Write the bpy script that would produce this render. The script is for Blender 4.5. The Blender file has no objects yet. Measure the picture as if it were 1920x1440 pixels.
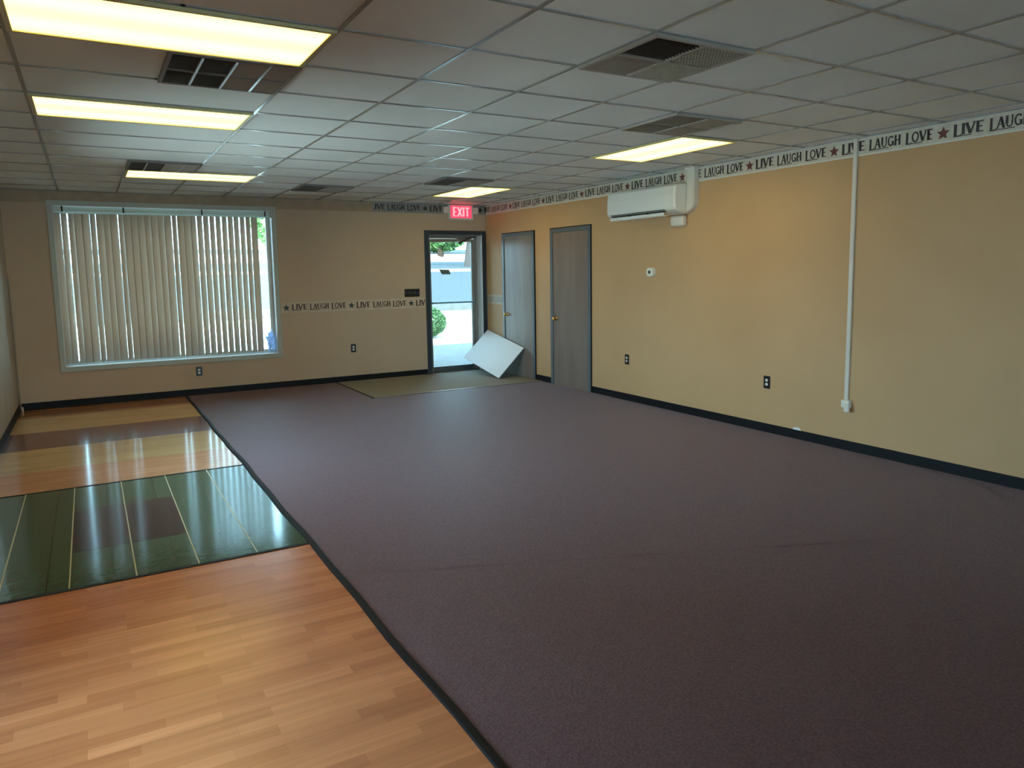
import bpy, math, random
from mathutils import Matrix, Vector
random.seed(7)
S = bpy.context.scene
COL = S.collection

# ------------------------------------------------------------------ camera
cam_d = bpy.data.cameras.new('camera')
cam = bpy.data.objects.new('camera', cam_d); COL.objects.link(cam)
r = (0.8635233, -0.5040880, -0.0149259); u = (0.0721795, 0.0942461, 0.9929289); f = (0.4991168, 0.8584946, -0.1177686)
cam.matrix_world = Matrix(((r[0], u[0], -f[0], -5.50478), (r[1], u[1], -f[1], -10.46657), (r[2], u[2], -f[2], 1.56457), (0, 0, 0, 1)))
cam_d.sensor_width = 36.0; cam_d.lens = 36.0 * 1383.81 / 1920.0
cam_d.shift_x = -14.5 / 1920; cam_d.shift_y = -47.4 / 1920
cam_d.clip_start = 0.05; cam_d.clip_end = 400
S.camera = cam
# ------------------------------------------------------------------ light and exposure
S.view_settings.view_transform = 'Standard'; S.view_settings.look = 'None'
S.view_settings.exposure = 0.78; S.view_settings.gamma = 1.0; S.view_settings.use_curve_mapping = False
w = bpy.data.worlds.new('sky'); S.world = w; w.use_nodes = True
bg = w.node_tree.nodes['Background']
bg.inputs[0].default_value = (0.50, 0.78, 1.0, 1); bg.inputs[1].default_value = 12.0
sd = bpy.data.lights.new('sun', 'SUN'); sd.energy = 14.0; sd.angle = 0.02; sd.color = (1.0, 0.95, 0.85)
sun = bpy.data.objects.new('sun', sd); COL.objects.link(sun)
el = math.radians(52)
sun.rotation_euler = Vector((-0.15, -math.cos(el), math.sin(el))).to_track_quat('Z', 'Y').to_euler()
S.cycles.max_bounces = 10; S.cycles.diffuse_bounces = 6; S.cycles.glossy_bounces = 4
S.cycles.transmission_bounces = 6; S.cycles.transparent_max_bounces = 12
S.cycles.sample_clamp_indirect = 6.0; S.cycles.use_denoising = True
S.cycles.caustics_reflective = False; S.cycles.caustics_refractive = False

DIFF = (2.6, 1.9, 0.45)          # lamp diffuser glow

# ------------------------------------------------------------------ materials
def lin(c):
    return tuple(((v / 255) / 12.92 if v / 255 <= 0.04045 else ((v / 255 + 0.055) / 1.055) ** 2.4) for v in c) + (1,)
MATS = {}
def mat(name, rgb, rough=0.6, metal=0.0, spec=0.5, **kw):
    if name in MATS: return MATS[name]
    m = bpy.data.materials.new(name); m.use_nodes = True
    b = m.node_tree.nodes['Principled BSDF']
    b.inputs['Base Color'].default_value = lin(rgb); b.inputs['Roughness'].default_value = rough
    b.inputs['Metallic'].default_value = metal; b.inputs['Specular IOR Level'].default_value = spec
    for k, v in kw.items(): b.inputs[k.replace('_', ' ')].default_value = v
    MATS[name] = m; return m
def N(m, t, **kw):
    n = m.node_tree.nodes.new(t)
    for k, v in kw.items(): setattr(n, k, v)
    return n
def L(m, a, b): m.node_tree.links.new(a, b)
def BS(m): return m.node_tree.nodes['Principled BSDF']
def coords(m, scale=(1, 1, 1)):
    g = N(m, 'ShaderNodeNewGeometry'); mp = N(m, 'ShaderNodeMapping'); mp.inputs['Scale'].default_value = scale
    L(m, g.outputs['Position'], mp.inputs['Vector']); return mp.outputs[0]
def noise_color(m, c1, c2, scale, vscale=(1, 1, 1), detail=4, lo=0.35, hi=0.65):
    n = N(m, 'ShaderNodeTexNoise'); n.inputs['Scale'].default_value = scale; n.inputs['Detail'].default_value = detail
    L(m, coords(m, vscale), n.inputs['Vector'])
    cr = N(m, 'ShaderNodeValToRGB'); cr.color_ramp.elements[0].position = lo; cr.color_ramp.elements[1].position = hi
    cr.color_ramp.elements[0].color = lin(c1); cr.color_ramp.elements[1].color = lin(c2)
    L(m, n.outputs[0], cr.inputs[0]); return cr.outputs[0], n.outputs[0]
def bump(m, src, strength, dist=0.002):
    b = N(m, 'ShaderNodeBump'); b.inputs['Strength'].default_value = strength; b.inputs['Distance'].default_value = dist
    L(m, src, b.inputs['Height']); L(m, b.outputs[0], BS(m).inputs['Normal'])

def tinted(name, c1, c2, scale, rough, bumpk=0.1, vs=(1, 1, 1), lo=.35, hi=.65, **kw):
    m = mat(name, c1, rough, **kw)
    c, n = noise_color(m, c1, c2, scale, vs, lo=lo, hi=hi); L(m, c, BS(m).inputs['Base Color'])
    if bumpk: bump(m, n, bumpk)
    return m
M_wall = mat('tan_wall_paint', (176, 150, 116), 0.6)
_c, _n = noise_color(M_wall, (188, 163, 136), (196, 171, 143), 0.8); L(M_wall, _c, BS(M_wall).inputs['Base Color'])
_n2 = N(M_wall, 'ShaderNodeTexNoise'); _n2.inputs['Scale'].default_value = 220; L(M_wall, coords(M_wall), _n2.inputs['Vector']); bump(M_wall, _n2.outputs[0], 0.12)
M_wallR = mat('lamp_warmed_wall_paint', (196, 158, 112), 0.6)  # right wall colour carries the warm tint of the lamps
_c, _n = noise_color(M_wallR, (192, 153, 107), (200, 161, 115), 0.8); L(M_wallR, _c, BS(M_wallR).inputs['Base Color'])
_n2 = N(M_wallR, 'ShaderNodeTexNoise'); _n2.inputs['Scale'].default_value = 220; L(M_wallR, coords(M_wallR), _n2.inputs['Vector']); bump(M_wallR, _n2.outputs[0], 0.12)
M_wallL = tinted('pale_wall_paint', (170, 160, 145), (160, 150, 134), 1.5, 0.6)
M_ceil = tinted('ceiling_tile', (220, 226, 226), (228, 233, 233), 1.2, 0.75, 0)
_nf = N(M_ceil, 'ShaderNodeTexNoise'); _nf.inputs['Scale'].default_value = 160; L(M_ceil, coords(M_ceil), _nf.inputs['Vector']); bump(M_ceil, _nf.outputs[0], 0.35, .003)
M_tee = mat('ceiling_grid_enamel', (146, 150, 150), 0.2, spec=0.5)
M_base = mat('black_vinyl_base', (12, 14, 19), 0.55, spec=0.2)
M_teal = mat('dark_teal_paint', (34, 48, 58), 0.4)
M_casing = mat('grey_teal_casing', (92, 104, 112), 0.3)
M_white = mat('white_enamel', (212, 214, 210), 0.35)
M_wincase = mat('window_casing_paint', (176, 180, 168), 0.45)
M_black = mat('black_plastic', (12, 12, 13), 0.35)
M_ivory = mat('ivory_plastic', (226, 222, 208), 0.35)
M_acw = mat('appliance_white', (226, 226, 220), 0.18)
M_duct = mat('duct_white', (214, 208, 196), 0.4)
M_dark = mat('dark_cavity', (30, 30, 30), 0.8)
M_slat = mat('vent_grey', (160, 154, 144), 0.55)
M_slatd = mat('vent_dark_grey', (112, 106, 100), 0.6)  # darker grey for open louvers and most vent frames
M_pale = mat('pale_vent_grey', (178, 172, 160), .6)
M_brass = mat('polished_brass', (214, 170, 90), 0.22, metal=1.0)
M_alu = mat('brushed_aluminium', (148, 142, 136), 0.35, metal=0.6)
M_dalu = mat('door_bottom_metal', (96, 104, 108), 0.4, metal=0.5)
M_slab = tinted('brown_door_skin', (122, 106, 96), (134, 118, 108), 6, 0.32, 0.02, (1, 1, .15))
M_blue = mat('push_bar_blue_grey', (70, 130, 170), 0.4)
M_red = mat('sign_red', (200, 30, 50), 0.4)
BS(M_red).inputs['Emission Color'].default_value = (1.0, 0.035, 0.08, 1); BS(M_red).inputs['Emission Strength'].default_value = 1.1
M_pink = mat('sign_letter_glow', (255, 120, 120), 0.4)
BS(M_pink).inputs['Emission Color'].default_value = (1.0, 0.22, 0.24, 1); BS(M_pink).inputs['Emission Strength'].default_value = 1.2
M_border = tinted('wallpaper_border', (214, 206, 190), (200, 190, 172), 14, 0.5, 0)
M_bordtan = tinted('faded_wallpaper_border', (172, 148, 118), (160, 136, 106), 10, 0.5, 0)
M_bordcream = tinted('tan_chair_rail_border', (206, 188, 162), (192, 172, 146), 10, 0.5, 0)
M_bordgrey = tinted('shadow_grey_border', (150, 146, 140), (140, 136, 130), 10, 0.5, 0)  # shade over the door border put into its grey; also faded lettering
M_ink = tinted('border_ink', (30, 26, 24), (50, 42, 36), 60, 0.5, 0)
M_inkm = tinted('maroon_ink', (70, 40, 40), (84, 54, 50), 60, 0.5, 0)
M_starr = mat('red_star_ink', (104, 42, 40), 0.5)
M_starg = mat('green_star_ink', (40, 58, 52), 0.5)
M_edge = mat('border_edge', (222, 220, 210), 0.5)
M_vane = mat('blind_vane_vinyl', (214, 200, 186), 0.45)
def translucent(m, rgb, fac):
    t = N(m, 'ShaderNodeBsdfTranslucent'); t.inputs[0].default_value = lin(rgb)
    mx = N(m, 'ShaderNodeMixShader'); mx.inputs[0].default_value = fac
    out = [n for n in m.node_tree.nodes if n.type == 'OUTPUT_MATERIAL'][0]
    L(m, BS(m).outputs[0], mx.inputs[1]); L(m, t.outputs[0], mx.inputs[2]); L(m, mx.outputs[0], out.inputs[0])
translucent(M_vane, (216, 196, 176), 0.28)
M_rail = mat('headrail_vinyl', (225, 230, 225), 0.4); translucent(M_rail, (225, 235, 232), 0.45)
M_board = mat('white_board', (226, 228, 230), 0.35)
M_boarde = mat('board_edge', (150, 156, 160), 0.6)
M_bag = mat('crumpled_plastic', (190, 205, 225), 0.2); translucent(M_bag, (215, 228, 250), 0.75)
def glass(name, tint, refl=1.0):
    m = bpy.data.materials.new(name); m.use_nodes = True; nt = m.node_tree; nt.nodes.clear()
    o = nt.nodes.new('ShaderNodeOutputMaterial'); t = nt.nodes.new('ShaderNodeBsdfTransparent'); g = nt.nodes.new('ShaderNodeBsdfGlossy')
    fr = nt.nodes.new('ShaderNodeFresnel'); mx = nt.nodes.new('ShaderNodeMixShader')
    t.inputs[0].default_value = tint + (1,); g.inputs['Roughness'].default_value = 0.02; fr.inputs[0].default_value = 1.45
    nt.links.new(fr.outputs[0], mx.inputs[0]); nt.links.new(t.outputs[0], mx.inputs[1]); nt.links.new(g.outputs[0], mx.inputs[2]); nt.links.new(mx.outputs[0], o.inputs[0])
    return m
M_glass = glass('clear_glass', (0.92, 0.96, 0.95))
M_tint = glass('tinted_door_glass', (0.52, 0.57, 0.57))
M_wtint = glass('tinted_window_glass', (0.74, 0.82, 0.82))

# floor finishes
def wood(name, cols, rough=0.28, rowh=0.063, bw=0.42):
    m = mat(name, cols[0], rough); b = BS(m)
    br = N(m, 'ShaderNodeTexBrick'); br.offset = 0.37; br.offset_frequency = 2; br.squash = 0.8; br.squash_frequency = 3
    br.inputs['Scale'].default_value = 1; br.inputs['Brick Width'].default_value = bw; br.inputs['Row Height'].default_value = rowh
    br.inputs['Mortar Size'].default_value = 0.0004; br.inputs['Mortar Smooth'].default_value = 0.3; br.inputs['Bias'].default_value = 0.0
    br.inputs['Color1'].default_value = lin(cols[0]); br.inputs['Color2'].default_value = lin(cols[1]); br.inputs['Mortar'].default_value = lin(cols[2])
    L(m, coords(m), br.inputs['Vector'])
    n = N(m, 'ShaderNodeTexNoise'); n.inputs['Scale'].default_value = 1.0; n.inputs['Detail'].default_value = 6; L(m, coords(m, (1.6, 26, 1)), n.inputs['Vector'])
    cr = N(m, 'ShaderNodeValToRGB'); cr.color_ramp.elements[0].position = .3; cr.color_ramp.elements[1].position = .7
    cr.color_ramp.elements[0].color = (0.82, 0.77, 0.72, 1); cr.color_ramp.elements[1].color = (1.12, 1.1, 1.05, 1); L(m, n.outputs[0], cr.inputs[0])
    mx = N(m, 'ShaderNodeMix', data_type='RGBA', blend_type='MULTIPLY'); mx.inputs[0].default_value = 0.75
    L(m, br.outputs[0], mx.inputs[6]); L(m, cr.outputs[0], mx.inputs[7]); L(m, mx.outputs[2], b.inputs['Base Color'])
    if rough > .2: bump(m, n.outputs[0], 0.03)
    return m
M_wood = wood('orange_laminate', ((216, 144, 98), (190, 120, 78), (170, 106, 70)), 0.24)
M_w_or = wood('worn_orange_planks', ((196, 140, 100), (182, 128, 90), (150, 100, 70)), 0.14)
M_w_tan = wood('tan_planks', ((214, 180, 130), (204, 170, 120), (186, 150, 104)), 0.13)
M_w_mar = wood('maroon_planks', ((120, 74, 72), (110, 68, 68), (94, 56, 56)), 0.13)
M_w_pink = wood('rosy_planks', ((214, 156, 118), (202, 146, 108), (176, 122, 90)), 0.13)
def slate(name, c1, c2):
    m = mat(name, c1, 0.10); c, n = noise_color(m, c1, c2, 26, (0.6, 1.2, 1), lo=.25, hi=.75)
    br = N(m, 'ShaderNodeTexBrick'); br.offset = 0; br.squash = 1; br.inputs['Scale'].default_value = 1
    br.inputs['Brick Width'].default_value = 0.305; br.inputs['Row Height'].default_value = 0.305; br.inputs['Mortar Size'].default_value = 0.003
    br.inputs['Mortar'].default_value = lin((22, 30, 25)); br.inputs['Mortar Smooth'].default_value = .1
    mp = N(m, 'ShaderNodeMapping'); mp.inputs['Location'].default_value = (0.0, 0.02, 0); L(m, coords(m), mp.inputs['Vector']); L(m, mp.outputs[0], br.inputs['Vector'])
    L(m, c, br.inputs['Color1']); L(m, c, br.inputs['Color2']); L(m, br.outputs[0], BS(m).inputs['Base Color'])
    rr = N(m, 'ShaderNodeMapRange'); rr.inputs[3].default_value = .08; rr.inputs[4].default_value = .14; L(m, n, rr.inputs[0]); L(m, rr.outputs[0], BS(m).inputs['Roughness'])
    return m
M_slate = slate('green_slate_tile', (50, 76, 58), (72, 98, 78))
M_slatem = slate('maroon_slate_tile', (46, 28, 38), (60, 38, 50))
M_grout = mat('cream_grout_strip', (190, 184, 156), 0.4)
M_carpet = mat('aubergine_carpet', (80, 64, 66), 0.5, spec=0.09)
_c, _n = noise_color(M_carpet, (94, 68, 74), (120, 92, 100), 110, detail=3, lo=.3, hi=.7)
_nb = N(M_carpet, 'ShaderNodeTexNoise'); _nb.inputs['Scale'].default_value = 1.3; L(M_carpet, coords(M_carpet), _nb.inputs['Vector'])
_mx = N(M_carpet, 'ShaderNodeMix', data_type='RGBA', blend_type='MULTIPLY'); _mx.inputs[0].default_value = .3
L(M_carpet, _c, _mx.inputs[6]); L(M_carpet, _nb.outputs[1], _mx.inputs[7]); L(M_carpet, _c, BS(M_carpet).inputs['Base Color'])
bump(M_carpet, _n, 0.8, .004); BS(M_carpet).inputs['Sheen Weight'].default_value = 0.14; BS(M_carpet).inputs['Sheen Roughness'].default_value = 0.4
M_seam = mat('carpet_seam_fuzz', (118, 96, 104), 0.7, spec=.1)
M_mat = tinted('grey_entry_matting', (128, 122, 108), (140, 134, 120), 140, 0.8, .4, lo=.3, hi=.7)
M_conc = tinted('concrete', (112, 110, 108), (120, 118, 116), 2, 0.85, .1)
M_lot = tinted('sunlit_paving', (196, 192, 182), (206, 202, 192), 2, 0.85, .1)  # paler than the concrete, sun brightness put into the colour
M_asph = tinted('asphalt', (62, 70, 76), (70, 78, 84), 6, 0.9, .1)
M_block = tinted('pale_block', (112, 114, 112), (102, 104, 102), 5, 0.85, .1)
M_leaf = tinted('shrub_leaf', (66, 104, 62), (96, 134, 82), 20, 0.6, 0)
M_leaf2 = tinted('tree_leaf', (110, 150, 84), (150, 184, 110), .8, 0.7, 0)
M_bark = tinted('tree_bark', (104, 96, 92), (84, 76, 70), 12, .9, .3)
M_ext = mat('exterior_render', (190, 184, 172), .8)
M_plate = mat('grey_green_sticker', (96, 112, 104), .6)
M_decal = mat('white_decal', (245, 248, 246), .5)

# ------------------------------------------------------------------ mesh helpers
class MB:
    def __init__(s): s.v = []; s.f = []; s.m = []; s.mats = []
    def mi(s, m):
        if m not in s.mats: s.mats.append(m)
        return s.mats.index(m)
    def add(s, vs, fs, m):
        k = len(s.v); i = s.mi(m); s.v += [tuple(p) for p in vs]
        for q in fs: s.f.append(tuple(k + j for j in q)); s.m.append(i)
    def box(s, x0, x1, y0, y1, z0, z1, m):
        v = [(x, y, z) for x in (x0, x1) for y in (y0, y1) for z in (z0, z1)]
        s.add(v, [(0, 1, 3, 2), (4, 6, 7, 5), (0, 4, 5, 1), (2, 3, 7, 6), (0, 2, 6, 4), (1, 5, 7, 3)], m)
    def prism(s, prof, fn, a, b, m):          # profile list of 2D, fn(p,t)->3D, ends a,b
        n = len(prof); v = [fn(p, a) for p in prof] + [fn(p, b) for p in prof]
        s.add(v, [tuple(range(n))[::-1], tuple(range(n, 2 * n))] + [(i, (i + 1) % n, n + (i + 1) % n, n + i) for i in range(n)], m)
    def quad(s, a, b, c, d, m): s.add([a, b, c, d], [(0, 1, 2, 3)], m)
    def ring(s, profs, m, cap=True):          # loft list of closed loops
        n = len(profs[0]); v = [p for l in profs for p in l]; fs = []
        for k in range(len(profs) - 1):
            for i in range(n): fs.append((k * n + i, k * n + (i + 1) % n, (k + 1) * n + (i + 1) % n, (k + 1) * n + i))
        if cap: fs += [tuple(range(n))[::-1], tuple(range((len(profs) - 1) * n, len(profs) * n))]
        s.add(v, fs, m)
    def tube(s, pts, rad, m, n=12):
        loops = []
        for i, p in enumerate(pts):
            p = Vector(p); d = (Vector(pts[min(i + 1, len(pts) - 1)]) - Vector(pts[max(i - 1, 0)])).normalized()
            a = d.cross(Vector((0, 0, 1)));  a = a if a.length > .1 else d.cross(Vector((1, 0, 0)))
            a.normalize(); b = d.cross(a); rr = rad[i] if isinstance(rad, (list, tuple)) else rad
            loops.append([tuple(p + (a * math.cos(2 * math.pi * k / n) + b * math.sin(2 * math.pi * k / n)) * rr) for k in range(n)])
        s.ring(loops, m)
    def build(s, name, parent=None, smooth=False, bevel=0, loc=None, segs=2):
        off = Vector(loc) if loc else (parent_loc(parent) if parent else Vector((0, 0, 0)))
        me = bpy.data.meshes.new(name); me.from_pydata([tuple(Vector(p) - off) for p in s.v], [], s.f)
        for m in s.mats: me.materials.append(m)
        me.polygons.foreach_set('material_index', s.m)
        import bmesh
        bm = bmesh.new(); bm.from_mesh(me)
        bmesh.ops.recalc_face_normals(bm, faces=bm.faces) if len(s.f) > 1 and not getattr(s, 'flat', False) else None
        bm.to_mesh(me); bm.free()
        if smooth: me.polygons.foreach_set('use_smooth', [True] * len(me.polygons))
        o = bpy.data.objects.new(name, me); COL.objects.link(o)
        if parent: o.parent = parent
        elif loc: o.location = loc
        if bevel:
            b = o.modifiers.new('bevel', 'BEVEL'); b.width = bevel; b.segments = segs; b.limit_method = 'ANGLE'
        return o
def parent_loc(p):
    v = Vector((0, 0, 0))
    while p: v = v + Vector(p.location); p = p.parent
    return v
def thing(name, label, cat, loc, group=None):
    o = bpy.data.objects.new(name, None); COL.objects.link(o); o.location = loc; o.empty_display_size = .1
    o['label'] = label; o['category'] = cat
    if group: o['group'] = group
    return o
def tag(o, label, cat, group=None, kind=None):
    o['label'] = label; o['category'] = cat
    if group: o['group'] = group
    if kind: o['kind'] = kind
    return o
def struct(o, label=None):
    o['kind'] = 'structure'
    if label: o['label'] = label
    return o
def dup(root, loc, rotz, label):
    c = root.copy(); COL.objects.link(c); c.location = loc; c.rotation_euler = (0, 0, rotz); c['label'] = label
    for ch in list(root.children):
        d = ch.copy(); COL.objects.link(d); d.parent = c
        for g in list(ch.children):
            e = g.copy(); COL.objects.link(e); e.parent = d
    return c
def P(o, label): o['label'] = label; return o

# ------------------------------------------------------------------ lettering
def seg(a, b, wd):
    dx, dy = b[0] - a[0], b[1] - a[1]; l = math.hypot(dx, dy); nx, ny = -dy / l * wd / 2, dx / l * wd / 2
    return [(a[0] - nx, a[1] - ny), (b[0] - nx, b[1] - ny), (b[0] + nx, b[1] + ny), (a[0] + nx, a[1] + ny)]
def arc(cx, cy, rx, ry, a0, a1, wd, n=12):
    out = []
    for i in range(n):
        t0 = math.radians(a0 + (a1 - a0) * i / n); t1 = math.radians(a0 + (a1 - a0) * (i + 1) / n)
        q = lambda t, k: (cx + (rx + k) * math.cos(t), cy + (ry + k) * math.sin(t))
        out.append([q(t0, -wd / 2), q(t1, -wd / 2), q(t1, wd / 2), q(t0, wd / 2)])
    return out
def glyph(c, serif=True):
    T, t = .21, .12
    sf = lambda x, y: [seg((x - .12, y), (x + .12, y), .07)] if serif else []
    if c == 'L': return .52, [seg((.12, 0), (.12, 1), T), seg((.04, .05), (.52, .05), .11), seg((.50, .0), (.50, .2), .06)] + sf(.12, .97)
    if c == 'I': return .26, [seg((.13, 0), (.13, 1), T)] + sf(.13, .97) + sf(.13, .03)
    if c == 'V': return .66, [seg((.06, 1), (.33, 0), T), seg((.60, 1), (.34, 0), t)] + sf(.08, .97) + sf(.58, .97)
    if c == 'E': return .52, [seg((.13, 0), (.13, 1), T), seg((.04, .95), (.50, .95), t), seg((.1, .5), (.42, .5), t), seg((.04, .05), (.52, .05), .1)]
    if c == 'A': return .68, [seg((.08, 0), (.34, 1), t), seg((.34, 1), (.60, 0), T), seg((.18, .35), (.5, .35), .08)] + sf(.08, .03) + sf(.6, .03)
    if c == 'U': return .66, [seg((.13, .3), (.13, 1), T), seg((.55, .3), (.55, 1), t)] + arc(.34, .32, .21, .27, 180, 360, .12) + sf(.13, .97) + sf(.55, .97)
    if c == 'G': return .68, arc(.36, .5, .26, .44, 40, 320, .15) + [seg((.56, .05), (.56, .45), T), seg((.4, .45), (.66, .45), .08)]
    if c == 'H': return .66, [seg((.13, 0), (.13, 1), T), seg((.53, 0), (.53, 1), T), seg((.13, .52), (.53, .52), t)] + sf(.13, .97) + sf(.13, .03) + sf(.53, .97) + sf(.53, .03)
    if c == 'O': return .68, arc(.34, .5, .26, .44, 0, 360, .15, 24)
    if c == 'X': return .62, [seg((.08, 1), (.54, 0), T), seg((.54, 1), (.08, 0), T)]
    if c == 'T': return .60, [seg((.30, 0), (.30, 1), T), seg((.02, .93), (.58, .93), .13)]
def word(txt, x0, x1, z0, z1, serif=True, raised=True):
    g = [glyph(c, serif) for c in txt]; gap = .02
    W = sum(q[0] for q in g) + gap * (len(g) - 1); k = (x1 - x0) / W; out = []; x = 0
    for i, (wd, ps) in enumerate(g):
        b = .12 if (raised and i > 0) else 0.0
        for p in ps: out.append([(x0 + (x + a) * k, z0 + (b + c * (1 - b)) * (z1 - z0)) for a, c in p])
        x += wd + gap
    if raised and txt[0] == 'L': out.append([(x0, z0), (x0 + k * (W * .62), z0), (x0 + k * W * .62, z0 + .07 * (z1 - z0)), (x0, z0 + .07 * (z1 - z0))])
    return out
def star(cx, cz, rad):
    pts = [(cx + (rad if i % 2 == 0 else rad * .45) * math.sin(i * math.pi / 5), cz + (rad if i % 2 == 0 else rad * .45) * math.cos(i * math.pi / 5)) for i in range(10)]
    return [[(cx, cz), pts[i], pts[(i + 1) % 10]] for i in range(10)]
def border(mb, fn, t0, t1, z0, z1, stars, m_bg, m_ink, m_star, edge=True):
    """fn(t, z, d) -> 3D point d metres in front of the wall; t runs in reading direction"""
    def rect(a, b, c, d, dep, m): mb.quad(fn(a, c, dep), fn(b, c, dep), fn(b, d, dep), fn(a, d, dep), m)
    n = 1
    mb.prism([(0, 0), (.0015, 0), (.0015, 1), (0, 1)], lambda p, t: fn(t, z0 + p[1] * (z1 - z0), p[0]), t0, t1, m_bg)
    if edge: rect(t0, t1, z0, z0 + .012, .002, M_edge); rect(t0, t1, z1 - .008, z1, .002, M_edge)
    zc = (z0 + z1) / 2; h = .088
    def put(polys, m, dep):
        for p in polys:
            xs = [q[0] for q in p]
            if max(xs) > t1 or min(xs) < t0: continue
            mb.add([fn(a, b, dep) for a, b in p], [tuple(range(len(p)))], m)
    for sx in stars:
        put(star(sx, zc - .003, .05), m_star, .0026)
        for k, (wd, a, b) in enumerate((('LIVE', .075, .285), ('LAUGH', .325, .592), ('LOVE', .632, .842))):
            polys = word(wd, sx + a, sx + b, zc - h / 2, zc + h / 2)
            for i, p in enumerate(polys): put([p], m_ink, .0026 + .00004 * i)

# ================================================================== SETTING
XL, XR, YB, YF, H = -6.30, 0.0, 0.0, -20.0, 2.60
WT = 0.22
# window 1 opening and door opening in the back wall
W1 = (-5.80, -3.28, 0.485, 2.425)
D1 = (-0.99, -0.085, 0.0, 2.14)
W2 = (-5.7, -3.0, 0.55, 2.0)
W3 = (-9.0, -7.1, 0.12, 0.90)     # unseen left-wall opening added to light the wood floor: y0,y1,z0,z1
b = MB()
b.box(XL - WT, W1[0], 0, WT, -.1, H + .3, M_wall); b.box(W1[0], W1[1], 0, WT, -.1, W1[2], M_wall); b.box(W1[0], W1[1], 0, WT, W1[3], H + .3, M_wall)
b.box(W1[1], D1[0], 0, WT, -.1, H + .3, M_wall); b.box(D1[0], D1[1], 0, WT, D1[3], H + .3, M_wall); b.box(D1[1], XR + WT, 0, WT, -.1, H + .3, M_wall)
struct(b.build('wall_back'))
b = MB(); b.box(0, WT, YF, 0, -.1, H + .3, M_wallR); struct(b.build('wall_right'))
b = MB()
yy = 0
for W in (W2, W3):
    b.box(XL - WT, XL, W[1], yy, -.1, H + .3, M_wallL); b.box(XL - WT, XL, W[0], W[1], -.1, W[2], M_wallL); b.box(XL - WT, XL, W[0], W[1], W[3], H + .3, M_wallL); yy = W[0]
b.box(XL - WT, XL, YF, yy, -.1, H + .3, M_wallL)
struct(b.build('wall_left'))
b = MB(); W4 = (-4.6, -0.2, 0.30, 2.45)
b.box(XL - WT, XR + WT, YF - WT, YF, -.1, W4[2], M_wall); b.box(XL - WT, XR + WT, YF - WT, YF, W4[3], H + .3, M_wall)
b.box(XL - WT, W4[0], YF - WT, YF, W4[2], W4[3], M_wall); b.box(W4[1], XR + WT, YF - WT, YF, W4[2], W4[3], M_wall); struct(b.build('wall_front'))
b = MB(); b.box(XL, XR, YF, 0, H, H + .12, M_ceil); ceil = struct(b.build('ceiling'))
b = MB(); b.box(XL - WT - .1, XR + WT + .1, YF - WT - .1, WT + .1, H + .3, H + .5, M_ext); struct(b.build('roof'))

# ceiling grid
GX = [-0.2105 - 0.6125 * k for k in range(10)]; GX = [x for x in GX if x > XL]
GX = [x for x in GX]
GY = [-0.515 - 0.6125 * j for j in range(33)]; GY = [y for y in GY if y > YF]
LIGHTS = [  # x0, x1, y0, y1, long axis
    (-5.723, -4.498, -7.252, -6.640, 'x'), (-5.723, -4.498, -5.415, -4.802, 'x'), (-5.110, -3.886, -2.352, -1.740, 'x'),
    (-1.4355, -0.823, -6.027, -4.802, 'y'), (-1.4355, -0.823, -2.352, -1.127, 'y')]
VENTS = [(-3.273, -7.865), (-2.048, -6.640), (-5.110, -6.640), (-5.110, -2.965), (-3.273, -1.740), (-2.048, -2.965)]
t = MB(); hw = .0095
def inside_light(x, y):
    return any(a + .02 < x < c - .02 and d + .02 < y < e - .02 for a, c, d, e, _ in LIGHTS) or any(vx + .02 < x < vx + .59 and vy + .02 < y < vy + .59 for vx, vy in VENTS)
ys = [YF] + sorted(GY) + [0]; xs = [XL] + sorted(GX) + [0]
for x in GX:
    for i in range(len(ys) - 1):
        ym = (ys[i] + ys[i + 1]) / 2
        if abs(x + 5.1105) < .02 and ym < -3.0: continue        # 2x4 tiles along the left light row
        if not inside_light(x, ym): t.box(x - hw, x + hw, ys[i], ys[i + 1], H - .006, H + .002, M_tee)
for y in GY:
    for i in range(len(xs) - 1):
        xm = (xs[i] + xs[i + 1]) / 2
        e0 = -hw if (abs(xs[i] + 5.1105) < .02 and y < -3.2) else hw; e1 = -hw if (abs(xs[i + 1] + 5.1105) < .02 and y < -3.2) else hw
        if not inside_light(xm, y): t.box(xs[i] + e0, xs[i + 1] - e1, y - hw, y + hw, H - .0055, H + .002, M_tee)
o = t.build('ceiling_grid', ceil)
b = MB()
for (x0, x1, y0, y1) in ((XL, 0, -.02, 0), (XL, 0, YF, YF + .02), (XL, XL + .02, YF, 0), (-.02, 0, YF, 0)): b.box(x0, x1, y0, y1, H - .006, H + .002, M_tee)
b.build('wall_angle', ceil)

# ---- floors
b = MB(); b.box(XL, 0, YF, 0, -.10, -.012, M_conc)
b.box(XL, -4.485, YF, -6.235, -.012, 0, M_wood)
ST = [(-0.65, 0, M_w_or), (-1.59, -0.65, M_w_tan), (-2.47, -1.59, M_w_mar), (-3.40, -2.47, M_w_tan), (-4.115, -3.40, M_w_pink)]
for m in (M_w_or, M_w_tan, M_w_mar, M_w_pink):
    BS(m).inputs['Coat Weight'].default_value = .22; BS(m).inputs['Coat Roughness'].default_value = .09
for y0, y1, m in ST: b.box(XL, -4.485, y0, y1, -.012, 0, m)
b.box(XL, -4.485, -6.235, -4.115, -.012, 0, M_slate)
b.quad((-5.697, -5.65, .0006), (-5.087, -5.65, .0006), (-5.087, -4.765, .0006), (-5.697, -4.765, .0006), M_slatem)
for k in range(5):
    x = -4.777 - .3055 * k; b.box(x - .0035, x + .0035, -6.22, -4.13, -.001, .0012, M_grout)
b.box(D1[0], D1[1], 0, WT, -.1, 0, M_mat)
floor = struct(b.build('floor'))
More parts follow.
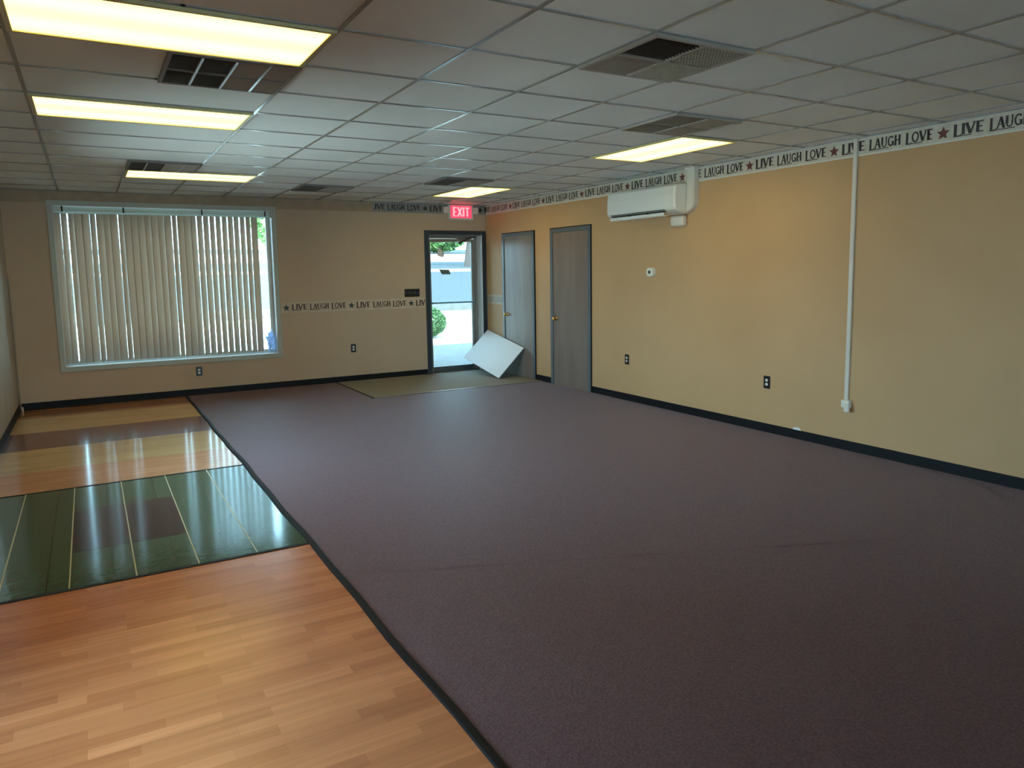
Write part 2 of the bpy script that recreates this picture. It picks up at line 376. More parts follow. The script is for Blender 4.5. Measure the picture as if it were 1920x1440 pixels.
b = MB(); b.box(XL, -4.49, -6.25, -6.222, 0, .004, M_base); b.box(XL, -4.49, -4.128, -4.112, 0, .003, M_base); struct(b.build('trim_1', bevel=.001))
# carpet edging with a slight wobble
b = MB(); prof = [(-.017, 0), (-.013, .009), (0, .012), (.012, .011), (.02, .006), (.02, 0)]
loops = []; n = 90
for i in range(n + 1):
    y = -.01 + (YF + .02) * i / n; wob = .004 * math.sin(y * 2.7) + .004 * math.sin(y * 6.1 + 1)
    loops.append([(-4.482 + wob + p[0], y, p[1]) for p in prof])
b.ring(loops, M_base); struct(b.build('trim_2', smooth=False))
b = MB(); b.box(-4.47, 0, YF, 0, -.012, .006, M_carpet)
carpet = tag(b.build('carpet'), 'dark aubergine carpet covering most of the floor beside the wood strip', 'carpet')
b = MB(); b.quad((-4.40, -6.835, .0075), (-1.6, -8.02, .0075), (-1.6, -8.005, .0075), (-4.40, -6.822, .0075), M_seam)
b.v = [(x, y, z) for x, y, z in b.v]; b.build('carpet_seam', carpet)
mt = thing('entry_mat', 'large grey entry mat laid inside the glass door at the carpet corner', 'mat', (-1.25, -.8, .0062))
b = MB(); b.box(-2.485, -.002, -1.605, -.002, .0062, .010, M_mat); b.build('mat_surface', mt)
b = MB(); b.box(-2.51, -2.485, -1.63, -.002, .0062, .013, M_base); P(b.build('side_edging', mt, bevel=.002), 'black edging')
b = MB(); b.box(-2.485, -.002, -1.632, -1.605, .0062, .013, M_alu); P(b.build('front_edging', mt, bevel=.002), 'silver metal edging strip')

# ---- baseboards
bh = .088
def baseprof(): return [(0, 0), (.014, 0), (.009, .012), (.007, bh), (0, bh)]
b = MB()
for x0, x1 in ((XL, D1[0] - .075), (D1[1] + .07, 0)): b.prism(baseprof(), lambda p, t: (t, -p[0], p[1]), x0, x1, M_base)
struct(b.build('baseboard_back'))
b = MB()
for y0, y1 in ((YF, -2.83), (-1.885, -1.468), (-.53, 0)): b.prism(baseprof(), lambda p, t: (-p[0], t, p[1]), y0, y1, M_base)
struct(b.build('baseboard_right'))
b = MB(); b.prism(baseprof(), lambda p, t: (XL + p[0], t, p[1]), YF, 0, M_base); struct(b.build('baseboard_left'))

# ---- wallpaper borders
fR = lambda t, z, d: (-d, -t, z)            # right wall, reading direction is towards the viewer
fB = lambda t, z, d: (t, -d, z)
b = MB(); border(b, fR, .0, 19.9, 2.452, 2.598, [-.13 + .92 * k for k in range(0, 22)], M_border, M_ink, M_starr); b.flat = True
struct(b.build('trim_3'), 'cream wallpaper border reading LIVE LAUGH LOVE along the top of the right wall')
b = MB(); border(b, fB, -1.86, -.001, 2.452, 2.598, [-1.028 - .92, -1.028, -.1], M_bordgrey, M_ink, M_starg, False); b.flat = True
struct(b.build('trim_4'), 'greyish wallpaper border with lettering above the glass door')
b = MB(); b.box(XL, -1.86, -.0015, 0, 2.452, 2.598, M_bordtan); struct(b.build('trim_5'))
b = MB(); border(b, fB, -3.215, -1.066, 1.036, 1.185, [-3.144, -2.222, -1.300], M_bordcream, M_inkm, M_starg, False); b.flat = True
struct(b.build('trim_6'), 'tan wallpaper border with maroon lettering at chair-rail height')
b = MB(); border(b, fR, .012, .53, 1.06, 1.205, [-.05], M_bordcream, M_bordgrey, M_bordgrey, False); b.flat = True
struct(b.build('trim_7'), 'faded wallpaper border stub beside the far brown door')
b = MB(); b.tube([(XL + .012, -.012, .02), (XL + .012, -.012, 1.6)], .007, M_wallL, 8); struct(b.build('trim_8'))

# ---- window 1 (back wall)
def win(name, x0, x1, z0, z1, mapf, jam, depth=.15, mull=(), gm=None):
    """frame, pane, casing in a wall opening; mapf(a, d, z)"""
    root = bpy.data.objects.new(name, None); COL.objects.link(root); root['kind'] = 'structure'
    def fbox(mb, a0, a1, d0, d1, zz0, zz1, m):
        mb.prism([(d0, zz0), (d1, zz0), (d1, zz1), (d0, zz1)], lambda p, t: mapf(t, p[0], p[1]), a0, a1, m)
    c = MB(); k = .055; e = .016
    fbox(c, x0 - k, x1 + k, -e, 0, z1, z1 + k, M_wincase); fbox(c, x0 - k, x1 + k, -e, 0, z0 - k, z0, M_wincase)
    fbox(c, x0 - k, x0, -e, 0, z0, z1, M_wincase); fbox(c, x1, x1 + k, -e, 0, z0, z1, M_wincase)
    c.build('casing', root, bevel=.003)
    c = MB(); j = .008
    fbox(c, x0, x1, -e, depth + .05, z1 - j, z1, jam); fbox(c, x0, x0 + j, -e, depth + .05, z0, z1, jam); fbox(c, x1 - j, x1, -e, depth + .05, z0, z1, jam)
    c.build('jamb', root)
    c = MB(); fbox(c, x0, x1, -e - .006, depth + .05, z0, z0 + j, jam); c.build('window_sill', root)
    c = MB(); s = .045
    fbox(c, x0 + j, x1 - j, depth, depth + .04, z0 + j, z0 + j + s, M_white); fbox(c, x0 + j, x1 - j, depth, depth + .04, z1 - j - s, z1 - j, M_white)
    fbox(c, x0 + j, x0 + j + s, depth, depth + .04, z0 + j + s, z1 - j - s, M_white); fbox(c, x1 - j - s, x1 - j, depth, depth + .04, z0 + j + s, z1 - j - s, M_white)
    for mx in mull: fbox(c, mx - .022, mx + .022, depth, depth + .04, z0 + j + s, z1 - j - s, M_white)
    c.build('window_frame', root)
    c = MB(); fbox(c, x0 + j + s, x1 - j - s, depth + .018, depth + .024, z0 + j + s, z1 - j - s, gm or M_glass); c.build('pane', root)
    return root
win('window_1', W1[0], W1[1], W1[2], W1[3], lambda a, d, z: (a, d, z), M_white, .15, (), M_wtint)
win('window_2', W2[0], W2[1], W2[2], W2[3], lambda a, d, z: (XL - d, a, z), M_white, .12, (-4.35,))
win('fill_window_3', W3[0], W3[1], W3[2], W3[3], lambda a, d, z: (XL - d, a, z), M_white, .12)

win('fill_window_4', W4[0], W4[1], W4[2], W4[3], lambda a, d, z: (a, YF - d, z), M_white, .12, (-3.1, -1.65))  # unseen glazing added to throw daylight onto the back wall

# ---- vertical blinds
bl = thing('vertical_blinds', 'long vertical blinds with beige vanes hanging inside the white framed window', 'blinds', (-4.55, .06, .5))
b = MB(); b.box(-5.785, -3.295, .035, .085, 2.335, 2.375, M_rail); b.build('headrail', bl, bevel=.004)
b = MB(); b.box(-5.785, -3.295, .018, .026, 2.36, 2.412, M_rail); val = b.build('valance', bl)
for x in (-5.70, -5.05, -4.15, -3.36):
    b = MB(); b.box(x - .008, x + .008, .012, .034, 2.352, 2.418, M_dark); b.build('valance_clip', val, bevel=.001)
nv = 31
angs = []
for i in range(nv):
    a = 12 + random.uniform(-8, 8)
    if i in (1, 2): a = 45
    if i in (5, 9, 17): a = 47
    if i in (7, 13, 15): a = 30
    if 20 <= i <= 29: a = 38 + random.uniform(-4, 4)
    if i == 30: a = 14
    angs.append(math.radians(a))
base_v = None
for i in range(nv):
    x = -5.765 + i * .0755
    if base_v is None:
        b = MB(); w2 = .0445; k = 6; loops = []
        for zz in (.520, 1.0, 1.5, 2.0, 2.337):
            front = [((-w2 + 2 * w2 * q / k), -.006 * (1 - ((q - k / 2) / (k / 2)) ** 2)) for q in range(k + 1)]
            back = [(p[0], p[1] + .0012) for p in reversed(front)]
            loops.append([(p[0], p[1], zz - .5) for p in front + back])
        b.ring(loops, M_vane)
        me = b.build('vane', None, smooth=True); me.parent = bl; base_v = me; vane = me
    else:
        vane = base_v.copy(); COL.objects.link(vane); vane.parent = bl
    vane.location = (x + 4.55, 0, 0); vane.rotation_euler = (0, 0, angs[i])
    vane.rotation_euler[1] = random.uniform(-.002, .002)

# crumpled plastic on the sill
def lump(name, c, rad, m, seed, sub=4, parent=None, amp=.35, fr=9.0, squash=(1, 1, 1)):
    import bmesh
    from mathutils import noise
    bm = bmesh.new(); bmesh.ops.create_icosphere(bm, subdivisions=sub, radius=1)
    for v in bm.verts:
        p = v.co.copy(); k = 1 + amp * noise.noise(p * fr * .3 + Vector((seed, 0, 0))) + amp * .6 * abs(noise.noise(p * fr * .8 + Vector((0, seed, 0))))
        v.co = Vector((p.x * rad * squash[0], p.y * rad * squash[1], p.z * rad * squash[2])) * k
    zmin = min(v.co.z for v in bm.verts)
    for v in bm.verts: v.co.z -= zmin
    me = bpy.data.meshes.new(name); bm.to_mesh(me); bm.free(); me.materials.append(m)
    o = bpy.data.objects.new(name, me); COL.objects.link(o); o.location = c
    return o
o = lump('plastic_bag', (-3.365, .075, W1[2] + .009), .058, M_bag, 3.1, 4, amp=.9, fr=6, squash=(.8, .7, 1.6))
tag(o, 'crumpled clear plastic bag on the window sill at the right end of the blinds', 'plastic bag')

# ---- glass door (door_1)
d1 = bpy.data.objects.new('door_1', None); COL.objects.link(d1); d1.location = (-.54, .19, 0); d1['kind'] = 'structure'
x0, x1, zt = D1[0], D1[1], D1[3]
b = MB(); k = .07
b.box(x0 - k, x0, -.014, 0, 0, zt + .06, M_teal); b.box(x1, -.012, -.014, 0, 0, zt + .06, M_teal); b.box(x0, x1, -.014, 0, zt, zt + .06, M_teal)
P(b.build('casing', d1, bevel=.003), 'dark teal casing')
b = MB(); b.box(x0, x0 + .01, -.014, .15, 0, zt, M_casing); b.box(x1 - .01, x1, -.014, .15, 0, zt, M_white); b.box(x0 + .01, x1 - .01, -.014, .15, zt - .01, zt, M_casing)
b.build('jamb', d1)
b = MB(); b.box(x0 + .01, x0 + .05, .15, .21, 0, zt - .01, M_alu); b.box(x1 - .05, x1 - .01, .15, .21, 0, zt - .01, M_alu); b.box(x0 + .05, x1 - .05, .15, .21, zt - .055, zt - .01, M_alu)
b.build('door_frame', d1, bevel=.002)
sx0, sx1 = x0 + .052, x1 - .052
b = MB(); b.box(sx0, sx0 + .05, .165, .205, .012, zt - .058, M_alu); b.box(sx1 - .05, sx1, .165, .205, .012, zt - .058, M_alu)
b.box(sx0 + .05, sx1 - .05, .165, .205, zt - .11, zt - .058, M_alu); b.box(sx0 + .05, sx1 - .05, .165, .205, .012, .085, M_dalu)
leaf = b.build('door_leaf', d1, bevel=.002)
b = MB(); b.box(sx0 + .05, sx1 - .05, .183, .189, .085, zt - .11, M_tint); pane = b.build('pane', leaf, loc=tuple(parent_loc(leaf)))
b = MB(); b.tube([(sx0 + .03, .13, 1.09), (sx1 - .03, .13, 1.09)], .011, M_blue); b.box(sx0 + .02, sx0 + .045, .125, .166, 1.075, 1.105, M_blue); b.box(sx1 - .045, sx1 - .02, .125, .166, 1.075, 1.105, M_blue)
P(b.build('push_bar', d1), 'thin blue-grey bar')
b = MB(); b.box(-.46, -.22, .095, .165, 2.035, 2.09, M_alu); b.tube([(-.42, .1, 2.03), (-.42, .1, 2.0)], .014, M_dark); b.build('door_closer', d1, bevel=.006)
b = MB(); b.tube([(-.42, .09, 2.022), (-.25, .05, 2.10), (-.13, .12, 2.115)], .009, M_dark); b.build('closer_arm', d1)
b = MB(); b.box(x0, x1, .13, .24, 0, .012, M_dalu); b.build('threshold', d1, bevel=.002)
b = MB(); b.add([(-.748, .181, 1.612), (-.575, .181, 1.603), (-.548, .181, 1.530), (-.70, .181, 1.535), (-.748, .182, 1.612), (-.575, .182, 1.603), (-.548, .182, 1.530), (-.70, .182, 1.535)],
                [(0, 1, 2, 3), (7, 6, 5, 4), (0, 4, 5, 1), (1, 5, 6, 2), (2, 6, 7, 3), (3, 7, 4, 0)], M_plate); P(b.build('sticker', d1), 'grey-green rectangular sticker')
pts = [(-.77, 1.83), (-.76, 1.90), (-.735, 1.96), (-.70, 1.93), (-.665, 1.88), (-.66, 1.83), (-.68, 1.80), (-.73, 1.81)]
b = MB(); b.add([(x, .1815, z) for x, z in pts], [tuple(range(8))], M_decal)
b.flat = True
for i in range(2, 6):
    a, c = pts[i], pts[i + 1]; q = seg(a, c, .010); b.add([(x, .181, z) for x, z in q], [(0, 1, 2, 3)], M_plate)
b.build('decal', d1)

# ---- brown doors in the right wall
def side_door(name, y0, y1, zt):
    root = bpy.data.objects.new(name, None); COL.objects.link(root); root.location = (0, (y0 + y1) / 2, 0); root['kind'] = 'structure'
    c = MB(); k = .055
    for a, bb in ((y0, y0 + k), (y1 - k, y1)): c.box(-.02, 0, a, bb, 0, zt, M_casing)
    c.box(-.02, 0, y0 + k, y1 - k, zt - k, zt, M_casing); P(c.build('casing', root, bevel=.003), 'grey-blue casing')
    c = MB()
    for a, bb in ((y0 - .012, y0), (y1, y1 + .012)): c.box(-.012, 0, a, bb, 0, zt + .012, M_base)
    c.box(-.012, 0, y0, y1, zt, zt + .012, M_base); P(c.build('casing_shade_edge', root), 'black outer edge standing in for shade')  # black strips paint the shade on the casing sides
    c = MB(); c.box(-.008, 0, y0 + k + .004, y1 - k - .004, .012, zt - k - .004, M_slab); slab = c.build('door_panel', root, bevel=.001)
    yk = y1 - k - .075; c = MB()
    prof = [(0, .030), (.004, .030), (.008, .012), (.030, .010), (.036, .022), (.045, .028), (.055, .026), (.062, .015), (.064, .001)]
    c.ring([[(-.008 - d, yk + rr * math.cos(2 * math.pi * q / 20), .915 + rr * math.sin(2 * math.pi * q / 20)) for q in range(20)] for d, rr in prof], M_brass)
    P(c.build('door_knob', root, smooth=True), 'polished brass knob')
    return root
side_door('door_2', -1.465, -.535, 2.125)
side_door('door_3', -2.825, -1.892, 2.125)

# ================================================================== CEILING LIGHTS
M_lamp = bpy.data.materials.new('fluorescent_diffuser'); M_lamp.use_nodes = True
nt = M_lamp.node_tree; em = N(M_lamp, 'ShaderNodeEmission'); out = [q for q in nt.nodes if q.type == 'OUTPUT_MATERIAL'][0]
tc = N(M_lamp, 'ShaderNodeTexCoord'); sp = N(M_lamp, 'ShaderNodeSeparateXYZ'); L(M_lamp, tc.outputs['Object'], sp.inputs[0])
# two tubes behind the lens, at +-0.15 m across the short (local y) axis
def band(off):
    a = N(M_lamp, 'ShaderNodeMath', operation='SUBTRACT'); L(M_lamp, sp.outputs[1], a.inputs[0]); a.inputs[1].default_value = off
    q = N(M_lamp, 'ShaderNodeMath', operation='MULTIPLY'); L(M_lamp, a.outputs[0], q.inputs[0]); L(M_lamp, a.outputs[0], q.inputs[1])
    s = N(M_lamp, 'ShaderNodeMath', operation='MULTIPLY'); L(M_lamp, q.outputs[0], s.inputs[0]); s.inputs[1].default_value = -90
    e = N(M_lamp, 'ShaderNodeMath', operation='EXPONENT'); L(M_lamp, s.outputs[0], e.inputs[0]); return e.outputs[0]
ad = N(M_lamp, 'ShaderNodeMath', operation='ADD'); L(M_lamp, band(.15), ad.inputs[0]); L(M_lamp, band(-.15), ad.inputs[1])
mr = N(M_lamp, 'ShaderNodeMapRange'); mr.inputs[3].default_value = .78; mr.inputs[4].default_value = 1.25; L(M_lamp, ad.outputs[0], mr.inputs[0])
em.inputs[0].default_value = DIFF + (1,); L(M_lamp, mr.outputs[0], em.inputs[1]); L(M_lamp, em.outputs[0], out.inputs[0])
M_lframe = mat('lamp_frame', (196, 186, 140), .35)
LAB = ['long glowing ceiling light cut by the top edge, nearest of the left row', 'long ceiling light in the left row, between the two others there',
       'glowing ceiling light farthest down the left row, above the blinds window', 'warm ceiling light near the right wall, above the air conditioner',
       'white glowing ceiling light nearest the exit sign']
lx = MB(); a_, b_ = .606, .300
root = thing('ceiling_light', LAB[0], 'ceiling light', (0, 0, H - .02), 'recessed ceiling lights')
for r0 in ((-a_, a_, b_ - .022, b_), (-a_, a_, -b_, -b_ + .022), (-a_, -a_ + .022, -b_ + .022, b_ - .022), (a_ - .022, a_, -b_ + .022, b_ - .022)): lx.box(r0[0], r0[1], r0[2], r0[3], H - .02, H - .0005, M_lframe)
lx.build('frame', root, bevel=.002)
lx = MB(); lx.box(-a_ + .022, a_ - .022, -b_ + .022, b_ - .022, H - .014, H - .004, M_lamp); lx.build('diffuser', root)
for i, (xa, xb, ya, yb, ax) in enumerate(LIGHTS):
    o = root if i == 0 else dup(root, (0, 0, 0), 0, LAB[i])
    o.location = ((xa + xb) / 2, (ya + yb) / 2, H - .02); o.rotation_euler = (0, 0, math.pi / 2 if ax == 'y' else 0)

# ================================================================== VENTS
VL = ['square vent with punched grey panels near the middle of the ceiling, nearest the viewer', 'faint grey square vent just before the warm ceiling light above the air conditioner',
      'dark vent of eight panes touching the nearest long ceiling light', 'dark vent behind the farthest light of the left row',
      'small dark vent in the ceiling above the wall beside the blinds window', 'small vent beside the ceiling light nearest the exit sign']
VC = [dict(nx=2, ny=2, open=lambda i, j: j == 0, axis='x'), dict(nx=2, ny=2, open=lambda i, j: i == 0, axis='x', pale=True), dict(nx=4, ny=2, open=lambda i, j: i < 2, axis='x'),
      dict(nx=4, ny=1, open=lambda i, j: i < 2, axis='x'), dict(nx=2, ny=1, open=lambda i, j: i == 0, axis='x'), dict(nx=2, ny=1, open=lambda i, j: i == 0, axis='x')]
for k, (vx, vy) in enumerate(VENTS):
    c = VC[k]; s = .6125; zb = H - .002
    root = thing('ceiling_vent', VL[k], 'vent', (vx + s / 2, vy + s / 2, H - .022), 'ceiling vents')
    b = MB(); b.box(vx + .014, vx + s - .014, vy + .014, vy + s - .014, H - .004, H - .001, M_dark if not c.get('pale') else M_pale); b.build('backing', root)
    b = MB(); e = .022
    fm = M_slat if k < 2 else M_slatd
    b.box(vx + .003, vx + s - .003, vy + .003, vy + e, H - .022, H - .001, fm); b.box(vx + .003, vx + s - .003, vy + s - e, vy + s - .003, H - .022, H - .001, fm)
    b.box(vx + .003, vx + e, vy + e, vy + s - e, H - .022, H - .001, fm); b.box(vx + s - e, vx + s - .003, vy + e, vy + s - e, H - .022, H - .001, fm)
    b.build('frame', root, bevel=.001)
    b = MB(); cm = M_tee if k == 2 else M_slat
    for i in range(1, c['nx']): x = vx + s * i / c['nx']; b.box(x - .006, x + .006, vy + e, vy + s - e, H - .024, H - .004, cm)
    for j in range(1, c['ny']): y = vy + s * j / c['ny']; b.box(vx + e, vx + s - e, y - .006, y + .006, H - .0235, H - .004, cm if k != 2 else M_slatd)
    b.build('divider', root)
    for i in range(c['nx']):
        for j in range(c['ny']):
            xa = vx + s * i / c['nx'] + (e if i == 0 else .007); xb = vx + s * (i + 1) / c['nx'] - (e if i == c['nx'] - 1 else .007)
            ya = vy + s * j / c['ny'] + (e if j == 0 else .007); yb = vy + s * (j + 1) / c['ny'] - (e if j == c['ny'] - 1 else .007)
            b = MB(); op = c['open'](i, j)
            nsl = max(5, int((yb - ya) / .022)); pit = (yb - ya) / nsl
            for q in range(nsl):
                yc = ya + (q + .5) * pit; dy = .003 if op else .0085
                sg = 1 if op else -1
                b.prism([(yc - sg * dy - .0008, H - .019), (yc - sg * dy + .0008, H - .019), (yc + sg * dy + .0008, H - .005), (yc + sg * dy - .0008, H - .005)],
                        lambda p, t: (t, p[0], p[1]), xa, xb, (M_slatd if op else M_slat) if not c.get('pale') else M_pale)
            if k == 0 and i == 1:
                for q in range(14):
                    xx = xa + (xb - xa) * (q + .5) / 14; b.box(xx - .002, xx + .002, ya, yb, H - .020, H - .005, M_slat)
            b.build('louver', root)

# ================================================================== EXIT SIGN
es = thing('exit_sign', 'lit red EXIT sign with two small lamp heads above the glass door', 'exit sign', (-.455, 0, 2.37))
b = MB(); b.box(-.665, -.245, -.055, -.003, 2.365, 2.588, M_white); b.build('housing', es, bevel=.008)
b = MB(); b.box(-.628, -.282, -.060, -.055, 2.392, 2.572, M_red); face = P(b.build('face', es), 'glowing red face')
b = MB(); b.flat = True
for p in word('EXIT', -.60, -.31, 2.412, 2.552, False, False): b.add([(x, -.0606, z) for x, z in p], [(0, 1, 2, 3)], M_pink)
P(b.build('lettering', face), 'pale letters reading EXIT')
for xa, xb in ((-.742, -.668), (-.242, -.16)):
    b = MB(); b.box(xa, xb, -.07, -.004, 2.455, 2.555, M_ivory); b.build('lamp_head', es, bevel=.012)

# ================================================================== AIR CONDITIONER
ac = thing('air_conditioner', 'white wall mounted split air conditioner high on the right wall', 'air conditioner', (0, -4.02, 2.12))
prof = [(-.004, 2.445), (-.15, 2.447), (-.195, 2.438), (-.215, 2.415), (-.225, 2.33), (-.226, 2.24), (-.222, 2.20), (-.208, 2.175), (-.17, 2.155), (-.06, 2.135), (-.004, 2.14)]
ya, yb = -4.60, -3.44; b = MB(); loops = []
for y, sc in ((ya, .93), (ya + .008, .975), (ya + .028, 1.0), (yb - .028, 1.0), (yb - .008, .975), (yb, .93)):
    loops.append([(p[0] * sc, y, 2.29 + (p[1] - 2.29) * (sc if sc < 1 else 1)) for p in prof])
b.ring(loops, M_acw); b.build('body', ac, smooth=False, bevel=.004)
b = MB(); b.prism([(-.2165, 2.184), (-.19, 2.160), (-.186, 2.17), (-.21, 2.19)], lambda p, t: (p[0], t, p[1]), ya + .16, yb - .07, M_dark); P(b.build('air_slot', ac), 'dark outlet slot')
b = MB(); b.prism([(-.165, 2.128), (-.215, 2.112), (-.236, 2.122), (-.240, 2.150), (-.234, 2.152), (-.228, 2.130), (-.212, 2.122), (-.165, 2.140)], lambda p, t: (p[0], t, p[1]), ya + .15, yb - .09, M_acw); flap = b.build('flap', ac, bevel=.001)
for y in (-3.85, -4.15):
    b = MB(); b.box(-.222, -.200, y - .01, y + .01, 2.128, 2.172, M_dark); b.build('flap_hinge', flap)
b = MB(); b.box(-.227, -.224, ya + .03, ya + .034, 2.19, 2.42, M_duct); b.build('panel_seam', ac)
# line cover duct
lc = thing('pipe_cover', 'white boxed pipe cover running from the air conditioner up to the ceiling', 'pipe cover', (0, -4.66, 2.16))
b = MB(); loops = []
wd, dp = .055, .075
path = [((-4.661), 2.594, 0, 1), ((-4.661), 2.30, 0, 1)]
cx, cz, R = -4.603, 2.262, .058
for q in range(0, 9):
    a = q / 8 * math.pi / 2; path.append((cx - R * math.cos(a), cz - R * math.sin(a), -math.sin(a) * 1.0, math.cos(a)))

for (y, z, ty, tz) in path:     # section perpendicular to the path, in y-z plane
    l = math.hypot(ty, tz); ty /= l; tz /= l; ny, nz = tz, -ty       # outward normal
    sec = [(-wd, 0), (-wd, .062), (-wd + .012, dp), (wd - .012, dp), (wd, .062), (wd, 0)]
    loops.append([(-.0006 - d, y - ny * a * 1.0, z - nz * a * (1 if ty == 0 else 1)) for a, d in sec])
b.ring(loops, M_duct); b.build('duct', lc, bevel=.003)
b = MB(); b.box(-.085, -.002, -4.725, -4.595, 2.575, 2.598, M_duct); b.build('ceiling_collar', lc, bevel=.004)
o = MB(); o.box(-.075, -.001, -4.555, -4.36, 2.015, 2.122, M_duct); o = o.build('cover_box', None, bevel=.022, loc=(0, -4.45, 2.015), segs=4)
tag(o, 'small white rounded box on the wall directly under the air conditioner', 'box')

# ================================================================== THERMOSTAT
th = thing('thermostat', 'small round-cornered white thermostat on the right wall below the air conditioner', 'thermostat', (0, -3.99, 1.49))
b = MB(); b.ring([[(-d, -3.995 + rr * .062 * math.copysign(abs(math.cos(a)) ** .6, math.cos(a)), 1.532 + rr * .05 * math.copysign(abs(math.sin(a)) ** .6, math.sin(a))) for a in [2 * math.pi * q / 28 for q in range(28)]] for d, rr in ((.0005, 1), (.030, 1), (.038, .94), (.040, .8))], M_ivory)
b.build('case', th, smooth=False)
b = MB(); b.ring([[(-d, -3.99 + rr * math.cos(2 * math.pi * q / 16), 1.532 + rr * math.sin(2 * math.pi * q / 16)) for q in range(16)] for d, rr in ((.038, .02), (.043, .017))], M_dark); P(b.build('dial', th), 'dark round dial')

# ================================================================== OUTLETS AND SWITCHES
ot = thing('power_outlet', 'black outlet plate on the right wall nearest the viewer, left of the conduit', 'power outlet', (0, 0, 0), 'black power outlets')
b = MB(); b.box(-.038, .038, -.006, 0, -.060, .060, M_black); cp = b.build('cover_plate', ot, bevel=.003)
for s_ in (-1, 1):
    b = MB(); b.ring([[(.0165 * math.cos(2 * math.pi * q / 16) * 1.0, -d, s_ * .0195 + .0145 * math.sin(2 * math.pi * q / 16)) for q in range(16)] for d in (.004, .009)], M_ivory)
    P(b.build('receptacle', cp), 'ivory receptacle')
OUT = [((-.0008, -5.66, .484), -math.pi / 2, None), ((-.0008, -3.55, .500), -math.pi / 2, 'black outlet plate on the right wall between the near brown door and the thermostat side'),
       ((-4.31, -.0008, .318), 0, 'black outlet plate on the back wall directly under the blinds window'), ((-2.22, -.0008, .487), 0, 'black outlet plate on the back wall between window and glass door')]
for i, (l, rz, lab) in enumerate(OUT):
    o = ot if i == 0 else dup(ot, l, rz, lab)
    o.location = l; o.rotation_euler = (0, 0, rz)
sw = thing('light_switch', 'wide black five-gang switch plate beside the glass door', 'light switch', (-1.28, 0, 1.265))
b = MB(); b.box(-1.402, -1.160, -.007, -.0008, 1.206, 1.324, M_black); cp = b.build('cover_plate', sw, bevel=.003)
M_tog = mat('grey_toggle', (88, 96, 104), .4)
for i in range(5):
    x = -1.281 + (i - 2) * .0465; b = MB(); b.box(x - .006, x + .006, -.018, -.006, 1.248, 1.286, M_tog); b.build('toggle', cp, bevel=.002)

# ================================================================== CONDUIT
cd = thing('wire_raceway', 'thin white vertical wire raceway running down the right wall from the ceiling', 'raceway', (0, -6.52, .36))
b = MB(); b.box(-.02, -.0008, -6.537, -6.503, .43, 2.594, M_duct); b.build('channel', cd, bevel=.003)
b = MB(); b.box(-.042, -.0008, -6.565, -6.49, .375, .44, M_ivory); b.build('outlet_box', cd, bevel=.006)
b = MB(); b.box(-.060, -.036, -6.575, -6.530, .345, .415, M_ivory); b.build('plug', cd, bevel=.005)

# small debris
b = MB(); b.flat = True
import math as _m
vs = []; n = 9
top = [(-.0075 - .002 * (i % 2), -5.975 - .09 * i / (n - 1), bh + .001 + [.004, .022, .014, .026, .018, .028, .022, .014, .003][i]) for i in range(n)]
bot = [(-.006, p[1], bh) for p in top]
b.ring([[p for p in bot] + [p for p in reversed(top)], [(p[0] + .003, p[1], p[2]) for p in bot] + [(p[0] + .003, p[1], p[2]) for p in reversed(top)]], M_decal)
tag(b.build('paper_scrap', None, loc=(0, -6.02, bh)), 'tiny torn white paper scrap on top of the right baseboard', 'paper scrap')
b = MB(); b.tube([(XL + .03, -.03, 0), (XL + .03, -.03, .05)], .009, M_ivory, 10)
tag(b.build('floor_peg', None, loc=(XL + .03, -.03, 0)), 'tiny white peg standing on the floor in the far left corner', 'peg')

# ================================================================== LEANING BOARD
Rr = Vector((-.024, -1.166, .421)); Tt = Vector((-.035, -.05, .621)); Bb = Vector((-.43, -1.116, .0)); Ll = Tt + Bb - Rr
nrm = (Rr - Bb).cross(Ll - Bb).normalized()
if nrm.x > 0: nrm = -nrm                      # front side faces the room
pn = [Bb, Rr, Tt, Ll]; th_ = .014
o = MB(); fr = [p + Vector((0, 0, .024)) for p in pn]; bk = [p - nrm * th_ for p in fr]
o.add(fr + bk, [(0, 1, 2, 3)], M_board); o.add(fr + bk, [(7, 6, 5, 4), (0, 4, 5, 1), (1, 5, 6, 2), (2, 6, 7, 3), (3, 7, 4, 0)], M_boarde)
o = o.build('foam_board', None, loc=tuple(Bb))
tag(o, 'white rectangular board leaning on its corner in front of the far brown door', 'board')

# ================================================================== OUTSIDE
b = MB(); b.box(-30, 40, WT, 4.3, -.30, -.012, M_conc); b.box(-30, 40, 4.3, 17.5, -.30, -.014, M_lot); b.box(-30, XL - WT, YF - 20, WT, -.30, -.014, M_lot); b.box(XL - WT, 30, YF - 20, YF - WT, -.30, -.014, M_lot)  # unseen left ground made this pale to bounce daylight onto the ceiling
struct(b.build('ground'))
b = MB(); prof = [(17.8, -.3), (17.8, -.05), (30, .65), (44, 1.62), (45.5, 1.84), (60, 2.66), (66, 3.6), (110, 5.5), (110, -.3)]
mm = [None, M_asph, M_asph, M_conc, M_asph, M_conc, M_asph, None]
for i in range(1, 7):
    (ya_, za_), (yb_, zb_) = prof[i], prof[i + 1]
    b.quad((-40, ya_, za_), (80, ya_, za_), (80, yb_, zb_), (-40, yb_, zb_), [M_asph, M_asph, M_lot, M_asph, M_lot, M_asph][i - 1])
b.flat = True; struct(b.build('ground'))
b = MB(); b.box(-20, 40, 17.4, 17.75, -.3, .32, M_block); tag(b.build('low_wall'), 'low pale block wall across the far edge of the parking lot', 'wall')
b = MB(); b.box(-9, 3, WT, 2.2, 2.9, 3.05, M_ext); struct(b.build('entrance_canopy'))

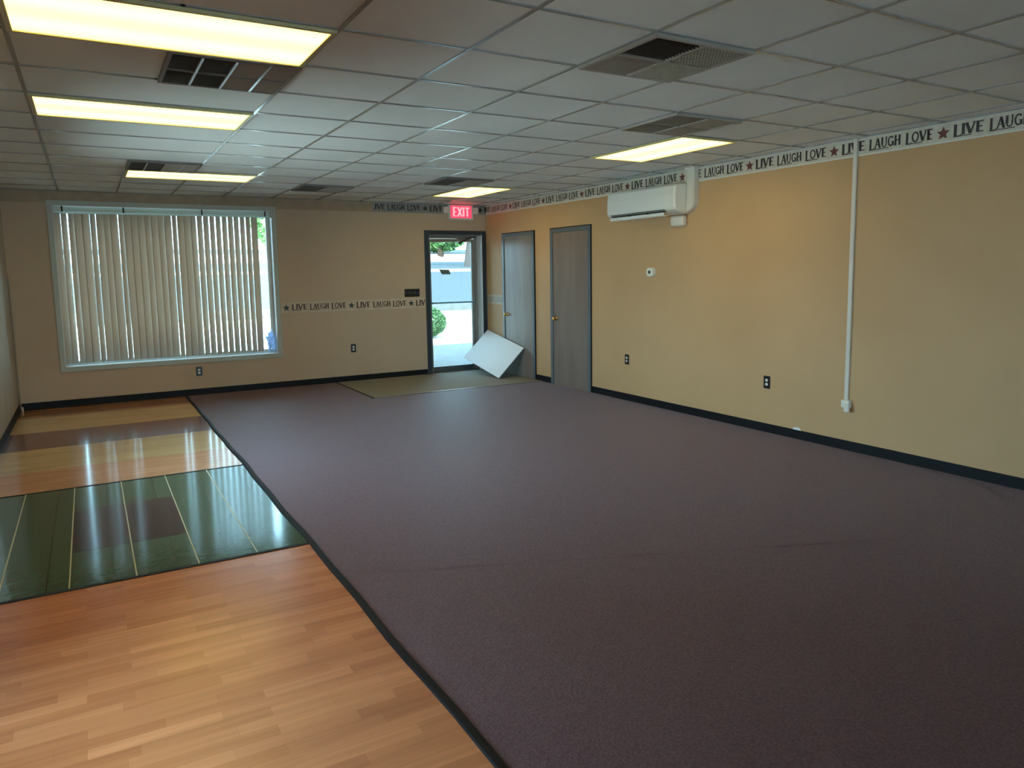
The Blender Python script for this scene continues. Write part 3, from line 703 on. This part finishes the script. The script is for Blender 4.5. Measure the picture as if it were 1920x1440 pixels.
def leaf_cloud(mb, c, rad, n, size, m, seed):
    rnd = random.Random(seed)
    for _ in range(n):
        while True:
            p = Vector((rnd.uniform(-1, 1), rnd.uniform(-1, 1), rnd.uniform(-1, 1)))
            if .35 < p.length < 1: break
        p = p.normalized() * (p.length ** .4)
        q = Vector((c[0] + p.x * rad[0], c[1] + p.y * rad[1], c[2] + p.z * rad[2]))
        a = Vector((rnd.uniform(-1, 1), rnd.uniform(-1, 1), rnd.uniform(-1, 1))).normalized(); bb = a.cross(Vector((rnd.uniform(-1, 1), rnd.uniform(-1, 1), rnd.uniform(-1, 1)))).normalized()
        s = size * rnd.uniform(.6, 1.3)
        mb.add([q - a * s, q + bb * s * .5, q + a * s, q - bb * s * .5], [(0, 1, 2, 3)], m)
    mb.flat = True
sh = thing('round_shrub', 'rounded green shrub on the pavement just outside the glass door', 'shrub', (1.55, 6.2, -.014))
b = MB(); leaf_cloud(b, (1.55, 6.2, .36), (.50, .50, .38), 4600, .035, M_leaf, 5); b.build('foliage', sh)
b = MB(); b.tube([(1.55, 6.2, -.014), (1.55, 6.2, .3)], .03, M_bark); b.build('stem', sh)
TREES = [(27, 68.5, 9, 'broad bright green tree beyond the parking lot, at the left of the door glass'), (32.5, 74, 10, 'bright green tree beyond the parking lot, in the middle of the door glass'),
         (24.3, 50, 7, 'nearer tree with leaning blue-grey trunk at the right of the door glass'), (13, 66, 9, 'green tree seen through the gap at the right end of the blinds')]
for i, (tx, ty, th2, lab) in enumerate(TREES):
    gz = (3.6 + (ty - 66) * .043) if ty > 60 else 2.05
    tr = thing('leafy_tree', lab, 'tree', (tx, ty, gz), 'trees beyond the parking lot')
    b = MB(); leaf_cloud(b, (tx + (0.6 if i == 2 else 0), ty, gz + th2 * (.42 if i != 2 else .74)), (4.4, 2.2, th2 * (.42 if i != 2 else .24)), 3400, .34, M_leaf2, 20 + i); b.build('foliage', tr)
    b = MB(); b.tube([(tx, ty, gz - .2), (tx + .3, ty, gz + th2 * .3), (tx + .5, ty, gz + th2 * .6)], [.35, .28, .15], M_bark); b.build('trunk', tr)
